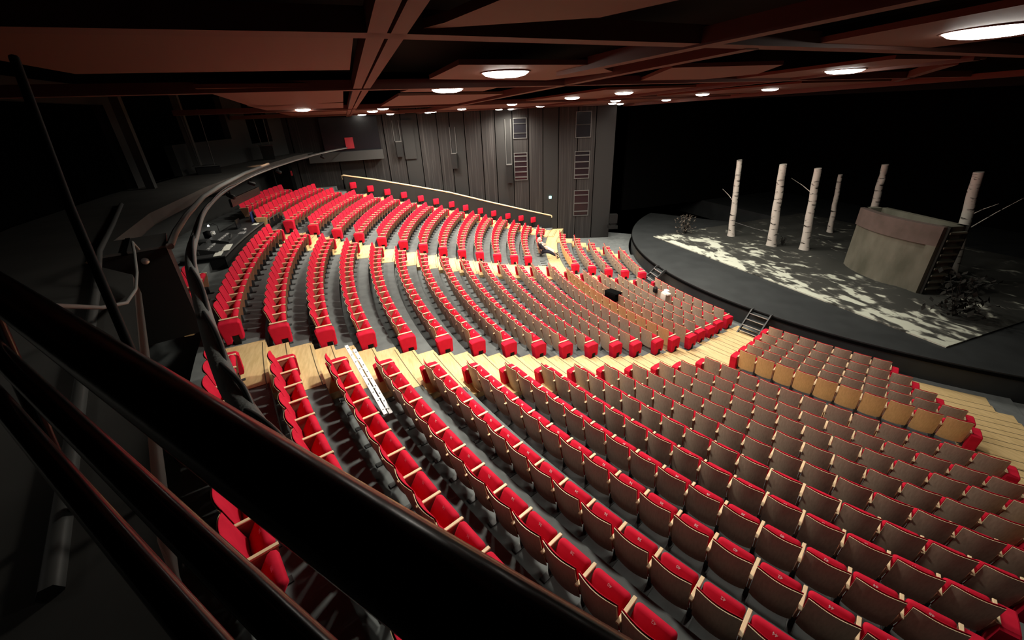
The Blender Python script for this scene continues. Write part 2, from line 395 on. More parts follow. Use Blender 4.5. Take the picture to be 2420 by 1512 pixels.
def merged(name, group, label, lst):
    V, F, MI, SM = [], [], [], []; cache = {}; off = 0; names = None
    for s in lst:
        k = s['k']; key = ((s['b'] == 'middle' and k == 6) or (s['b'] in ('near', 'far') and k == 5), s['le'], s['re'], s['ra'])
        if key not in cache:
            b, names = template(*key); cache[key] = (np.array([tuple(p) for p in b.v]), b.f, b.m, b.sm)
        v, f, m, sm = cache[key]; c, sn = Co(rad(s['a'])), S(rad(s['a']))
        w = np.stack([v[:,0]*c - v[:,1]*sn + s['p'].x, v[:,0]*sn + v[:,1]*c + s['p'].y, v[:,2] + s['p'].z], 1)
        V.append(w); F += [tuple(i+off for i in q) for q in f]; MI += m; SM += sm; off += len(v)
    me = bpy.data.meshes.new(name); me.from_pydata(np.concatenate(V).tolist(), [], F)
    for n in names: me.materials.append(M[n])
    me.polygons.foreach_set('material_index', MI); me.polygons.foreach_set('use_smooth', SM); me.update()
    o = link(name, me, kind='stuff', label=label, category='seats', group=group); return o
merged('theatre_seat_rows', 'red tip-up theatre seats', 'remaining red tip-up seats filling the distant curved rows', far_seats)
print('SEATS', len(seats), 'individual', len(near_set), 'merged', len(far_seats))
# wooden cheeks closing the two short rear rows
b = MB(); b.prism([(.02, .60), (.52, .60), (.40, 0), (.22, 0)], 0, -.02, .02)
b.build('wooden_end_board', 'pale', loc=pol(35.6, 7.45, FL[21]), rz=rad(7.45), label='tapered pale wooden board closing the short row by the passage', category='panel')
b = MB(); b.prism([(.02, .60), (.52, .60), (.40, 0), (.22, 0)], 0, -.02, .02)
b.build('wooden_end_board', 'pale', loc=pol(35.6, -9.1, FL[21]), rz=rad(-9.1), label='tapered pale wooden board closing the back row beside the mixing desk', category='panel')

# ------------------------------------------------------------------ stage
st = MB(); st.ann(0.5, 16.04, -.6, .85, -60, 60, 60, 0); st.box((-30, -.9, -.6), (30, 14, .849), 0)
struct(st, 'floor_stage', ['stage'], 'black curved stage apron and stage floor')
lp = MB(); lp.ann(16.0, 16.09, .70, .80, -60, 60, 80)
struct(lp, 'trim_1', ['blackcloth'], 'black lip under the curved stage edge')
g = MB(); g.box((-7.9, 0, 0), (8.35, 14, .05))
# ground with soft mounds at its back half
n = 40
gv = [(-7.9 + 16.25*i/n, 12.5*j/n, .051 + .22*max(0, math.sin(i*.55)*math.sin(j*.45 + i*.2))*min(1, j/14)) for i in range(n+1) for j in range(n+1)]
g.add(gv, [(i*(n+1)+j, (i+1)*(n+1)+j, (i+1)*(n+1)+j+1, i*(n+1)+j+1) for i in range(n) for j in range(n)], 0, True)
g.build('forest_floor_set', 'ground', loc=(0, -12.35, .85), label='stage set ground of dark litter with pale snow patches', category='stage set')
def birch(x, y, dx, dy, h, r, label, tip=None, twig=None):
    t = thing('birch_trunk', label, 'tree', (x, y, .85), 0, 'birch trunks on the stage')
    b = MB(); n = 12
    b.tube([(dx*i/n + .012*math.sin(i*1.3+x), dy*i/n + .01*math.cos(i*1.7), h*i/n) for i in range(n+1)], [r*(1.25 if i == 0 else 1.0) - r*.25*i/n for i in range(n+1)], 14)
    b.build('trunk', 'bark', t)
    if twig:
        w = MB()
        for (z0, ln, ang, up) in twig:
            p0 = Vector((dx*z0/h, dy*z0/h, z0)); d = Vector((Co(ang), S(ang), up))
            w.tube([p0, p0 + d*ln*.5 + Vector((0,0,.05)), p0 + d*ln], [.025, .016, .006], 6)
        w.build('twig', 'bark', t)
    return t
birch(-5.56, -7.93, -.28, -.25, 4.8, .20, 'birch trunk at the left end of the stage set, leftmost of all', twig=[(2.2, .9, 3.6, .9)])
birch(-2.79, -7.58, -.32, -.26, 4.77, .245, 'thick birch trunk second from the left on stage, next to the rope line')
birch(-1.47, -6.51, -.36, -.25, 4.6, .23, 'birch trunk with a thin side twig, third from the left on stage', twig=[(3.2, 1.3, 3.5, .6)])
birch(-3.27, -1.84, -.3, -.2, 3.7, .16, 'faint slim birch standing far back left of the concrete bunker')
birch(-.35, -3.0, -.3, -.2, 4.65, .21, 'dim birch rising from behind the concrete bunker')
birch(4.54, -4.53, -.58, -.24, 4.85, .235, 'pale birch trunk right of the concrete bunker with forked twig', twig=[(2.2, 1.5, .3, 1.3), (2.9, .8, .2, .9)])
b = MB(); b.tube([(-5.6, -7.95, 1.85), (-4.2, -7.75, 1.72), (-2.8, -7.6, 1.68)], .018, 6)
b.build('rope_line', 'frame', label='thin pale rope strung between the two left birch trunks', category='rope')
def bush(x, y, s, seed, m, label, nleaf=150):
    rnd = random.Random(seed); t = thing('dry_bush', label, 'bush', (x, y, .9))
    st = MB(); lf = MB()
    for i in range(9):
        a = rnd.uniform(0, 2*PI); tip = Vector((Co(a)*rnd.uniform(.15, .55)*s, S(a)*rnd.uniform(.15, .55)*s, rnd.uniform(.6, 1.25)*s))
        st.tube([(0,0,0), tip*.5 + Vector((0,0,.1*s)), tip], [.025, .018, .008], 5)
    for i in range(nleaf):
        c = Vector((rnd.gauss(0, .28)*s, rnd.gauss(0, .28)*s, rnd.uniform(.1, 1.25)*s)); q = Matrix.Rotation(rnd.uniform(0, 6), 3, 'Z') @ Matrix.Rotation(rnd.uniform(-1.2, 1.2), 3, 'X'); l = rnd.uniform(.07, .14)*s
        lf.add([c + q @ Vector(p) for p in ((-l*.5, 0, 0), (0, -l, .02), (l*.5, 0, 0), (0, l, .02))], [(0,1,2,3)], 0)
    st.build('stems', 'leafdark', t); lf.build('foliage', m, t)
bush(-7.4, -10.1, 1.0, 3, 'leaf', 'small dry bush at the left corner of the stage set')
bush(7.0, -9.3, 1.35, 5, 'leafdark', 'dark tangled bush at the right end of the stage set', 260)
bush(-2.6, -6.9, .42, 9, 'leafdark', 'low dark plant at the foot of the second birch', 60)
# bunker
bt = thing('concrete_bunker', 'stained concrete bunker on stage with recessed curved front and open top', 'bunker', (1.15, -7.15, .88), math.atan2(-1.05, 3.95))
Wd, Hh, Dp = 4.1, 3.02, 1.15
def bow(x): return -.42*(1 - (2*x/Wd - 1)**2)
n = 16; f = MB()
xs = [Wd*i/n for i in range(n+1)]
def wallstrip(b, x0, x1, z0, z1, y0, y1, mi=0, nn=12):
    vs = []
    for i in range(nn+1):
        x = x0 + (x1-x0)*i/nn
        for y, z in ((y0, z0), (y1, z0), (y1, z1), (y0, z1)): vs.append((x, bow(x) + y, z))
    b.add(vs, [(4*i+j, 4*i+(j+1) % 4, 4*i+4+(j+1) % 4, 4*i+4+j) for i in range(nn) for j in range(4)] + [(3,2,1,0), (4*nn, 4*nn+1, 4*nn+2, 4*nn+3)], mi)
wallstrip(f, 0, Wd, 0, 2.2, .10, .35); wallstrip(f, Wd-.32, Wd, 0, 2.2, 0, .12); f.box((0, .2, 0), (.3, Dp, Hh)); f.box((Wd-.3, .2, 0), (Wd, Dp, Hh)); f.box((0, Dp-.25, 0), (Wd, Dp, Hh))
f.build('front_wall', 'concrete', bt)
l = MB(); wallstrip(l, 0, Wd, 2.2, Hh, 0, .35); l.build('lintel', 'lintel', bt, label='pinkish concrete band along the top')
for i in range(9): r = MB(); r.box((Wd-.02, .22, .25 + i*.31), (Wd+.16, 1.0, .33 + i*.31)); r.build('rung', 'concrete', bt)
for y in (.16, 1.0): r2 = MB(); r2.box((Wd, y, 0), (Wd+.12, y+.08, Hh)); r2.build('ladder_side', 'leafdark', bt)
# stage steps at the ends of the two stair aisles
def stage_steps(a, label):
    t = thing('stage_steps', label, 'steps', pol(16.12, a, 0), rad(a))
    for x in (-.40, .40): s = MB(); s.prism([(-.95, 0), (-.78, 0), (.10, .92), (-.08, .92)], 0, x-.025, x+.025); s.build('stringer', 'metal', t)
    for i in range(4):
        z = .16 + i*.2; y = -.80 + i*.2
        tr = MB(); tr.box((-.375, y-.02, z-.02), (.375, y+.24, z)); tr.build('tread', 'stage', t)
        e = MB(); e.box((-.375, y-.035, z-.012), (.375, y-.012, z+.012)); e.build('nosing', 'steel', t, label='bright steel nosing')
stage_steps(13.35, 'black steps with bright nosings onto stage from near stair aisle')
stage_steps(-8.9, 'black steps onto stage at the foot of the far stair aisle')

# ------------------------------------------------------------------ side wall (far), parapet, jump seats
A0, A1v = Vector((-11.6, -12.8, 0)), Vector((-15.9, -24.6, 0)); D = (A1v - A0).normalized(); N = Vector((-D.y, D.x, 0))
if N.x < 0: N = -N            # points into the room
def WP(s, z, off=0):           # a point on the far wall: s metres along it from the stage end
    L = (A1v - A0).length
    if s <= L: p = A0 + D*s + N*off
    else: p = Vector((-15.9 + off, -24.6 - (s-L), 0))
    return Vector((p.x, p.y, z))
LW = (A1v-A0).length
def wbox(b, s0, s1, z0, z1, o0, o1, mi=0):
    q = [WP(s0, 0, o0), WP(s1, 0, o0), WP(s1, 0, o1), WP(s0, 0, o1)]
    b.add([Vector((p.x, p.y, z)) for z in (z0, z1) for p in q], [(3,2,1,0),(4,5,6,7),(0,1,5,4),(1,2,6,5),(2,3,7,6),(3,0,4,7)], mi)
def S_B(y): return LW + (-24.6 - y)
seams = [.6, 1.97, 3.2, 4.516, 5.6, 6.6, 7.69, 8.886, 9.83, 10.97, 11.97, LW + .26, S_B(-26.13), S_B(-27.23), S_B(-28.4), S_B(-30), S_B(-31.5), S_B(-34), S_B(-37.5)]
w = MB()
for i in range(len(seams)-1):
    wbox(w, seams[i] + .03, seams[i+1] - .03, -.6, 9.6, -.12, 0 if i % 2 else -.02, 0 if i % 3 else 1)
wbox(w, .6, LW, -.6, 9.6, -.3, -.13, 2); wbox(w, LW, S_B(-37.5), -.6, 9.6, -.3, -.13, 2)
struct(w, 'wall_left', ['wall', 'wall2', 'blackcloth'], 'dark panelled far side wall with vertical seams')
def louvre(s0, s1, z0, z1, n, label, idx):
    t = link('window_%d' % idx, None, kind='structure', label=label)
    fr = MB()
    for a in ((s0-.05, s0, z0-.05, z1+.05), (s1, s1+.05, z0-.05, z1+.05), (s0, s1, z0-.05, z0), (s0, s1, z1, z1+.05)): wbox(fr, *a, -.05, .05)
    fr.build('window_frame', 'frame', t)
    p = MB(); wbox(p, s0, s1, z0, z1, 0, .012); p.build('pane', 'screen', t)
    if n:
        sl = MB()
        for i in range(n): zc = z0 + (z1-z0)*(i+.5)/n; wbox(sl, s0, s1, zc-.035, zc+.035, .01, .045)
        sl.build('slat', 'frame' if n > 2 else 'wall2', t)
louvre(6.75, 7.6, 7.2, 8.4, 2, 'upper black opening in far wall, nearer the rear', 1)
louvre(6.75, 7.6, 4.45, 6.2, 5, 'framed slatted opening in far wall below the upper one', 2)
louvre(2.35, 3.33, 7.1, 8.65, 1, 'uppermost black opening in far wall near stage', 3)
louvre(2.35, 3.33, 4.4, 6.15, 4, 'slatted black opening half way up far wall near stage', 4)
louvre(2.3, 3.3, 1.75, 3.5, 3, 'lowest dark framed panel in far wall near stage', 5)
def wall_speaker(s, z0, z1, w_, zt, label):
    t = thing('wall_speaker', label, 'speaker', WP(s, z0, .2))
    o = Vector(t.location)
    bb = MB(); wbox(bb, s-w_/2, s+w_/2, z0, z1, .06, .40); bb.v = [tuple(Vector(p)-o) for p in bb.v]; bb.build('cabinet', 'black', t)
    fr = MB()
    for d in (-w_/2, w_/2): wbox(fr, s+d-.02, s+d+.02, z1, zt, .03, .07)
    wbox(fr, s-w_/2, s+w_/2, z1-.01, z1+.04, .02, .42); fr.v = [tuple(Vector(p)-o) for p in fr.v]; fr.build('bracket', 'frame', t)
wall_speaker(S_B(-27.6), 6.4, 7.33, .40, 8.6, 'black wall speaker on pale bracket, nearest the control room')
wall_speaker(11.8, 5.4, 6.38, .36, 8.05, 'black wall speaker on bracket between the other two')
wall_speaker(8.0, 4.3, 5.51, .38, 8.4, 'black wall speaker on long bracket beside the slatted opening')
bb = MB(); wbox(bb, S_B(-26.5), S_B(-27.25), 6.2, 8.6, .0, .10)
bb.build('wall_baffle', 'wall2', label='flat grey baffle board hung on far wall beside the first speaker', category='board')
e = MB(); wbox(e, 5.0, 5.17, 3.05, 3.22, .02, .07); e.build('exit_lamp', 'exit', label='small glowing green-white exit lamp on the far wall', category='lamp')
m = MB(); wbox(m, .2, .85, .86, 1.1, .5, 1.0); wbox(m, .35, .7, 1.1, 1.25, .6, .9); wbox(m, .25, .8, 1.25, 1.9, .55, .95)
m.build('floor_speaker', 'black', label='dark speaker stack on stage floor beside far wall', category='speaker')
# parapet with oak handrail
def floor_z(Rr):
    for k in range(1, 21):
        if Rr < R[k] - .2:
            t = (Rr - R[k-1])/(R[k]-R[k-1]) if k > 1 else 1
            return FL[k-1] + (FL[k]-FL[k-1])*max(0, min(1, t)) if k > 1 else 0
    return FL[20]
PL = [(-13.3, -17.55), (-13.75, -19.4), (-14.4, -21.9), (-15.1, -24.6), (-15.3, -27), (-15.3, -29.5), (-15.3, -31.4)]
RZ = [1.78, 2.30, 3.02, 3.84, 4.46, 5.10, 5.52]
pa = MB(); vs = []
for (x, y), z in zip(PL, RZ):
    for dx, zz in ((0, -.6), (-.12, -.6), (-.12, z-.03), (0, z-.03)): vs.append((x+dx, y, zz))
n = len(PL)-1
pa.add(vs, [(4*i+j, 4*i+(j+1) % 4, 4*i+4+(j+1) % 4, 4*i+4+j) for i in range(n) for j in range(4)] + [(3,2,1,0), (4*n, 4*n+1, 4*n+2, 4*n+3)])
struct(pa, 'wall_parapet', ['wall2'], 'low dark sloping wall under the oak handrail')
h = MB(); pts = [Vector((x-.02, y, z+.03)) for (x, y), z in zip(PL, RZ)]
h.tube([pts[0] + Vector((.02, .10, -.16))] + [pts[0] + Vector((.0, .08, -.02))] + pts + [pts[-1] + Vector((0, -.12, -.02)), pts[-1] + Vector((0, -.12, -.25))], .048, 8)
h.build('handrail', 'oak', label='long pale oak handrail sloping along the far side wall', category='handrail')
for i, k in enumerate([8, 9, 10, 11, 12, 13, 14, 15, 16, 17, 18, 19, 20]):
    Rr = R[k] - .12; lo = [p for p in PL]
    best = min(((abs(math.hypot(x0 + (x1-x0)*q/40, y0 + (y1-y0)*q/40) - Rr), x0 + (x1-x0)*q/40, y0 + (y1-y0)*q/40) for (x0, y0), (x1, y1) in zip(PL[:-1], PL[1:]) for q in range(41)))
    if best[0] > .2: continue
    x, y = best[1], best[2]
    t = thing('jump_seat', f'small red folded jump seat on the far parapet, {ORD[i]} counted from the stage', 'seat', (x, y, floor_z(Rr)), rad(-90 + 12), 'jump seats along the far wall')
    c = MB(); c.rbox((-.21, .05, .40), (.21, .17, .80), .05, 2); c.build('seat_pad', 'red', t)
    c = MB(); c.box((-.07, .01, .12), (.07, .14, .42)); c.build('bracket', 'black', t)

# ------------------------------------------------------------------ rear wall, gallery, control room
rw = MB(); rw.ann(38.2, 38.5, -.6, 6.7, -30, 45); struct(rw, 'wall_back', ['rear'], 'dark grey rear wall under the gallery')
rg = MB()
for a0, a1, z0, z1 in ((-30, -22.8, 6.6, 10), (-22.8, -19.6, 6.6, 7.8), (-19.6, -17.0, 6.6, 10), (-17, -9.5, 6.6, 8.15), (-9.5, -5.5, 6.6, 7.0), (-5.5, -4.6, 6.6, 10), (-4.6, 40, 9.5, 10)): rg.ann(37.8, 38.1, z0, z1, a0, a1)
struct(rg, 'wall_gallery', ['rear'], 'dark grey gallery back wall with black openings')
dk = MB(); dk.ann(39.6, 39.8, 2, 11, -40, 45); struct(dk, 'wall_rear', ['blackcloth'], 'black void behind the gallery openings')
rt = MB(); rt.box((16.4, -40, -.6), (16.6, -8, 10)); struct(rt, 'wall_right', ['rear'], 'dark right side wall beside the gallery')
# gallery walkway with an edge that is not quite concentric
GA = [(30, 34.45), (22, 34.62), (13, 34.9), (11, 35.65), (4, 35.65), (-3, 35.5), (-10, 35.55), (-16, 35.9), (-22, 36.45), (-28, 36.75), (-33, 36.9)]
gv = []
for a, r in GA:
    for rr, zz in ((r, 6.72), (38.1, 6.72), (38.1, 7.0), (r, 7.0)): p = pol(rr, a, zz); gv.append(p)
n = len(GA)-1; ga = MB()
ga.add(gv, [(4*i+j, 4*i+(j+1) % 4, 4*i+4+(j+1) % 4, 4*i+4+j) for i in range(n) for j in range(4)] + [(3,2,1,0), (4*n, 4*n+1, 4*n+2, 4*n+3)])
struct(ga, 'floor_gallery', ['gal'], 'grey walkway of the rear gallery')
b = MB(); b.tube([pol(r, a, 7.012) for a, r in ((22, 35.0), (17, 35.05), (14, 35.2), (10, 35.6), (6, 36.0), (1, 36.8))], .05, 6)
b.build('cable_cover', 'frame', label='pale strip running along the gallery walkway', category='cable cover')
b = MB(); b.tube([pol(r, a, 7.0) for a, r in ((10.5, 34.6), (8.5, 34.66), (5.6, 34.74), (.7, 34.96), (-2.9, 35.08), (-9, 35.4), (-15, 35.8))], .06, 8); b.build('edge_tube', 'loom', label='dark tube along the edge of the gallery walkway', category='pipe')
# pillars at the back of the gallery
for i, (a, label) in enumerate(((-4.2, 'slim grey gallery pillar, right one of the pair behind the speaker'), (-10.1, 'slim grey gallery pillar beyond the first one'), (9.5, 'dark gallery pillar near the left edge of the picture'))):
    b = MB(); p = pol(37.3, a); b.box((p.x-.12, p.y-.12, 6.95), (p.x+.12, p.y+.12, 10)); b.build('pillar', 'gal', label=label, category='pillar')
# curved pipe with its cable loom, clear of the gallery edge
PP = [(-19.48, -29.05), (-12.13, -32.24), (-5.1, -33.89), (-.19, -34.29), (3.42, -34.1), (6.51, -33.55), (8.17, -33.17), (9.68, -32.69), (10.91, -32.29), (11.75, -31.99), (12.3, -31.75), (12.9, -31.46)]
def smooth(pts, m=8):
    out = []
    for i in range(len(pts)-1):
        p0, p1, p2, p3 = (Vector((*pts[max(0, min(len(pts)-1, i+d))], 0)) for d in (-1, 0, 1, 2))
        for q in range(m):
            t = q/m; out.append(.5*((2*p1) + (p2-p0)*t + (2*p0-5*p1+4*p2-p3)*t*t + (3*p1-p0-3*p2+p3)*t**3))
    out.append(Vector((*pts[-1], 0))); return out
sp_ = smooth(PP); N_ = len(sp_)
pipe = thing('lighting_pipe', 'long curved lighting pipe wrapped with a grey cable loom', 'pipe')
b = MB(); b.tube([p + Vector((0,0,7.15)) for p in sp_], [.035 + .035*min(1, max(0, (i-22)/25)) for i in range(N_)], 10); b.build('pipe', 'loom', pipe)
for q in range(3):
    b = MB(); b.tube([p + Vector((.075*Co(i*.22+q*2.1)*(1 if i > 24 else .5), .05*S(i*.22+q*2.1), 7.16 + .075*S(i*.22+q*2.1)*(1 if i > 24 else .5))) for i, p in enumerate(sp_)], .02, 6); b.build('cable', 'metal', pipe)
for i, fr in enumerate((.10, .17, .23, .29)):
    p = sp_[int(fr*N_)] ; t = thing('spotlight', f'small black spotlight clamped under the curved pipe, {ORD[i]} from the far end', 'spotlight', (p.x, p.y, 7.08), random.uniform(-.6, .6), 'spotlights under the pipe')
    b = MB(); b.lathe([(0,0), (.055,0), (.065,.03), (.065,.19), (.05,.23), (0,.23)], (0,0,0), 12, 0, Matrix.Translation((0,.10,-.19)) @ Matrix.Rotation(rad(65), 4, 'X')); b.build('housing', 'black', t)
    b = MB(); b.box((-.015, -.02, -.2), (.015, .02, .08)); b.build('yoke', 'black', t)
# gallery hanging speakers
def hang(x, y, z0, z1, w_, zt, label):
    t = thing('hanging_speaker', label, 'speaker', (x, y, z0), math.atan2(camP.y-y, camP.x-x) + PI/2)
    b = MB(); b.prism([(-w_/2, z1-z0), (w_/2, z1-z0), (w_*.42, 0), (-w_*.42, 0)], 1, -.2, .25); b.build('cabinet', 'black', t)
    b = MB(); b.box((-w_*.6, -.28, z1-z0), (w_*.6, .3, z1-z0+.03)); b.build('top_plate', 'frame', t)
    b = MB()
    for q in (-w_*.3, w_*.3): b.tube([(q, 0, z1-z0), (q*1.2, 0, zt-z0)], .018, 6)
    b.build('hanger', 'frame', t)
hang(-6.5, -36.4, 6.1, 7.3, .85, 9.4, 'black speaker hung by two rods over the gallery, largest of the far ones')
hang(-12.1, -34.9, 6.7, 7.7, .62, 9.2, 'black speaker hung by rods over the gallery, middle one')
hang(-16.6, -33.0, 6.95, 7.75, .62, 8.9, 'black speaker on the gallery wall nearest the control room')
# control room at the far corner
b = MB(); b.box((-15.85, -32.2, 6.95), (-15.6, -28.75, 9.0)); b.build('control_room_window', 'screen', label='black control room opening at the far rear corner', category='opening')
b = MB(); b.box((-15.85, -33.2, 6.40), (-15.2, -28.7, 6.95)); b.build('control_room_sill', 'rear', label='grey fascia below the control room opening', category='fascia')
b = MB(); b.box((-15.58, -30.9, 7.1), (-15.5, -30.4, 7.75)); b.build('red_chair_back', 'redp', label='red chair back inside the control room opening', category='chair')
# rear doors
b = MB(); b.box((-14.5, -35.0, 4.7), (-13.0, -34.2, 6.6)); b.build('door_1', 'blackcloth', kind='structure', label='dark rear door beneath the gallery')
b = MB(); b.box((-13.2, -34.18, 6.0), (-13.1, -34.1, 6.25)); b.build('alarm_point', 'redp', label='tiny pinkish-red alarm point by the rear door', category='alarm')
# big speaker hanging in front of gallery, near
t = thing('hanging_loudspeaker', 'large black loudspeaker box with pale top and round badge in front of gallery', 'loudspeaker', (5.84, -34.72, 5.25), rad(17.4))
b = MB(); b.prism([(-.55, 1.72), (.55, 1.72), (.40, 0), (-.40, 0)], 1, -.46, .47); b.build('cabinet', 'black', t)
b = MB(); b.prism([(-.57, -.47), (.57, -.49), (.57, .49), (-.57, .49)], 2, 1.72, 1.76); b.build('top_panel', 'frame', t)
b = MB(); b.lathe([(0,0), (.06,0), (.055,.02), (0,.03)], (0,0,0), 20, 0, Matrix.Translation((.53, .12, 1.55)) @ Matrix.Rotation(rad(85), 4, 'Y')); b.build('badge', 'steel', t)
b = MB(); b.box((-.56, -.12, 1.70), (.58, -.05, 1.775)); b.build('strap', 'blackcloth', t)
b = MB(); b.tube(smooth_pts := [Vector(p) for p in ((12.31,-32.5,8.12), (11.59,-32.76,7.85), (10.54,-33.11,7.46), (9.54,-33.41,7.15), (8.81,-33.61,7.07), (8.3,-33.75,7.14), (7.98,-33.82,7.32), (7.6,-33.95,7.40), (7.0,-34.2,7.25), (6.45,-34.4,7.04))], .018, 8)
b.build('speaker_cable', 'cable', label='pale cable looping from the gallery to the large loudspeaker', category='cable')
b = MB(); b.tube([(11.20, -32.56, 9.25), (11.67, -32.42, 8.46), (12.32, -32.17, 7.49), (12.5, -32.1, 7.1)], .024, 8)
b.build('guard_post', 'black', label='thin black post slanting across the dark gallery at left', category='post')
# camera-side guard rails
d = Vector((Co(rad(38.2)), S(rad(38.2)), 0))
gr = thing('guard_rail', 'big glossy black guard rail crossing the foreground', 'railing', (14.31, -31.05, 8.41))
for off, r_, nm in (((0, 0, -.012), .054, 'handrail'), ((-.02, -.10, -.30), .034, 'rail'), ((-.25, -.37, -.50), .034, 'rail')):
    b = MB(); o = Vector(off); b.tube([o + d*(-2.6 + .2*i) for i in range(22)], r_, 20); b.build(nm, 'rail', gr)
for q in (-1.9, 1.2): b = MB(); b.tube([d*q + Vector((0,0,.0)), d*q + Vector((-.25,-.37,-1.45))], .03, 10); b.build('post', 'rail', gr)

# ------------------------------------------------------------------ mixing desk
md = thing('mixing_desk', 'long black curved mixing desk behind the middle block', 'desk', (0, 0, 0))
b = MB(); b.ann(35.25, 36.5, 4.965, 5.002, -12.28, -.92); b.build('table_surface', 'metal', md)
b = MB(); b.ann(35.25, 36.5, 4.90, 4.96, -12.3, -.9); b.ann(35.25, 35.30, 4.3, 4.96, -12.3, -.9); b.ann(35.25, 36.5, 4.3, 4.96, -1.0, -.9, 2); b.build('worktop', 'black', md)
b = MB(); b.ann(35.22, 35.25, 4.97, 5.01, -12.3, -.9); b.build('edge_strip', 'frame', md)
def console(a, w_, label, n):
    t = thing('mixing_console', label, 'console', pol(35.85, a, 5.0), rad(a))
    b = MB(); b.prism([(-.30, 0), (.32, 0), (.32, .05), (-.30, .20)], 0, -w_/2, w_/2); b.build('body', 'metal', t)
    for i in range(n):
        x = -w_/2 + w_*(i+.5)/n
        f = MB(); f.box((x-.012, -.02, .085), (x+.012, .05, .15)); f.build('fader', 'white' if i % 3 else 'steel', t)
console(-2.4, .9, 'black mixing console with pale faders near the right end of desk', 10)
console(-4.6, 1.1, 'black mixing console with pale faders near the middle of desk', 12)
for a, r_, label, sz in ((-1.4, 35.5, 'white paper sheet at the right corner of mixing desk', .28), (-2.6, 35.42, 'cream script pages lying on the front of mixing desk', .42)):
    b = MB(); b.box((-sz, -.1, 0), (sz, .12, .012)); b.build('paper_sheet', 'paper', loc=pol(r_, a, 5.012), rz=rad(a+6), label=label, category='paper')
b = MB(); b.box((-1.5, -.03, -.14), (1.5, .05, .14)); b.build('monitor_bar', 'screen', loc=(-4.7, -35.0, 6.22), rz=rad(-9), label='long black bar hanging over the mixing desk', category='bar')
b = MB(); b.tube([(0,0,0), (0,0,.45), (.05,-.1,.55), (.12,-.22,.52)], .012, 6); g2 = b.build('desk_lamp', 'black', loc=pol(36.1, -5.4, 5.0), label='thin gooseneck lamp on mixing desk', category='lamp')
b = MB(); b.lathe([(0,0), (.035,.0), (.02,.05), (0,.05)], (.13, -.24, .48), 10); b.build('bulb', 'deskled', g2)
b = MB(); b.box((-.22, -.02, 0), (.22, .02, .34)); b.build('monitor', 'screen', loc=pol(35.9, -7.6, 5.03), rz=rad(-7), label='dark upright monitor on mixing desk', category='monitor')
b = MB(); b.box((-.15, -.02, .0), (.15, .02, .42)); b.build('blue_folder', 'bluep', loc=pol(35.7, -9.4, 5.0), rz=rad(-12), label='dark blue folder standing near the left end of mixing desk', category='folder')
b = MB(); b.tube([(0,0,0), (.28,.05,.03)], .03, 8); b.build('rolled_paper', 'paper', loc=pol(36.2, -4.9, 5.25), label='white rolled sheet at the back of mixing desk', category='paper')
b = MB(); b.lathe([(0,0), (.11,0), (.11,.02), (.03,.03), (.03,.3), (.16,.32), (.16,.55), (0,.6)], (0,0,0), 14); b.build('desk_chair', 'black', loc=pol(36.7, -6.2, 4.6), label='dark swivel chair behind mixing desk', category='chair')
b = MB(); b.tube([(-.18,0,.0), (-.18,0,.12), (-.05,.05,.18), (.12,.03,.16), (.2,-.03,.05), (.1,-.1,.02)], .014, 6); b.build('headphones', 'frame', loc=pol(35.55, -4.3, 5.05), rz=.4, label='looped grey headphones lying on mixing desk', category='headphones')

for a, r_, w_, d_, h_, m_, lab, kind in ((-6.0, 35.5, .35, .22, .025, 'steel', 'grey keyboard lying mid-way along the front of mixing desk', 'keyboard'), (-8.4, 35.45, .3, .2, .02, 'paper', 'white sheet near the left part of mixing desk', 'paper'), (-10.6, 35.8, .5, .4, .16, 'metal', 'dark equipment box at the left end of mixing desk', 'box'), (-3.4, 36.2, .45, .25, .22, 'metal', 'dark rack box at the back of mixing desk', 'box'), (-1.9, 36.2, .3, .3, .12, 'frame', 'grey box at the back right corner of mixing desk', 'box'), (-5.5, 36.35, .12, .12, .24, 'white', 'white flask at the back of mixing desk', 'flask'), (-7.0, 35.6, .18, .1, .05, 'steel', 'small bright device between keyboard and monitor', 'device')):
    b = MB(); b.rbox((-w_/2, -d_/2, 0), (w_/2, d_/2, h_), min(.01, h_*.3), 1, 0, None, False); b.build(kind, m_, loc=pol(r_, a, 5.003), rz=rad(a + random.uniform(-12, 12)), label=lab, category=kind)
# ------------------------------------------------------------------ loose things among the seats
b = MB(); b.rbox((-.30, -.22, -.28), (.30, .24, .10), .04, 2); b.rbox((-.34, -.20, .06), (.34, .22, .13), .03, 2)
b.build('black_case', 'blackcloth', loc=pol(21.05, 1.6, FL[5] + .80), rz=.3, label='black flat-topped case standing in front of the floor-lit oak backed row', category='case')
b = MB(); b.rbox((-.12, -.09, 0), (.12, .09, .26), .04, 2); b.build('white_bag', 'white', loc=pol(R[2]-.32, .75, FL[2]+.62), label='small white bag standing on a seat near the stage', category='bag')
b = MB(); b.rbox((-.22, -.10, 0), (.22, .12, .13), .05, 2); b.rbox((-.2, -.16, -.25), (.14, -.10, .08), .02, 2); b.build('beige_cloth', 'cream', loc=pol(R[2]+.02, 1.95, TOP[2]-.07), label='beige garment hung over a seat back near the stage', category='garment')
t = thing('dark_backpack', 'small dark round bag with pale rim on a seat back near stage', 'bag', pol(R[2], -.5, TOP[2]-.12))
b = MB(); b.rbox((-.12, -.1, -.14), (.12, .1, .14), .06, 2); b.build('bag_body', 'black', t); b = MB(); b.tube([(.13*Co(q*.5), 0, .1+.1*S(q*.5)) for q in range(13)], .02, 6); b.build('rim', 'frame', t)
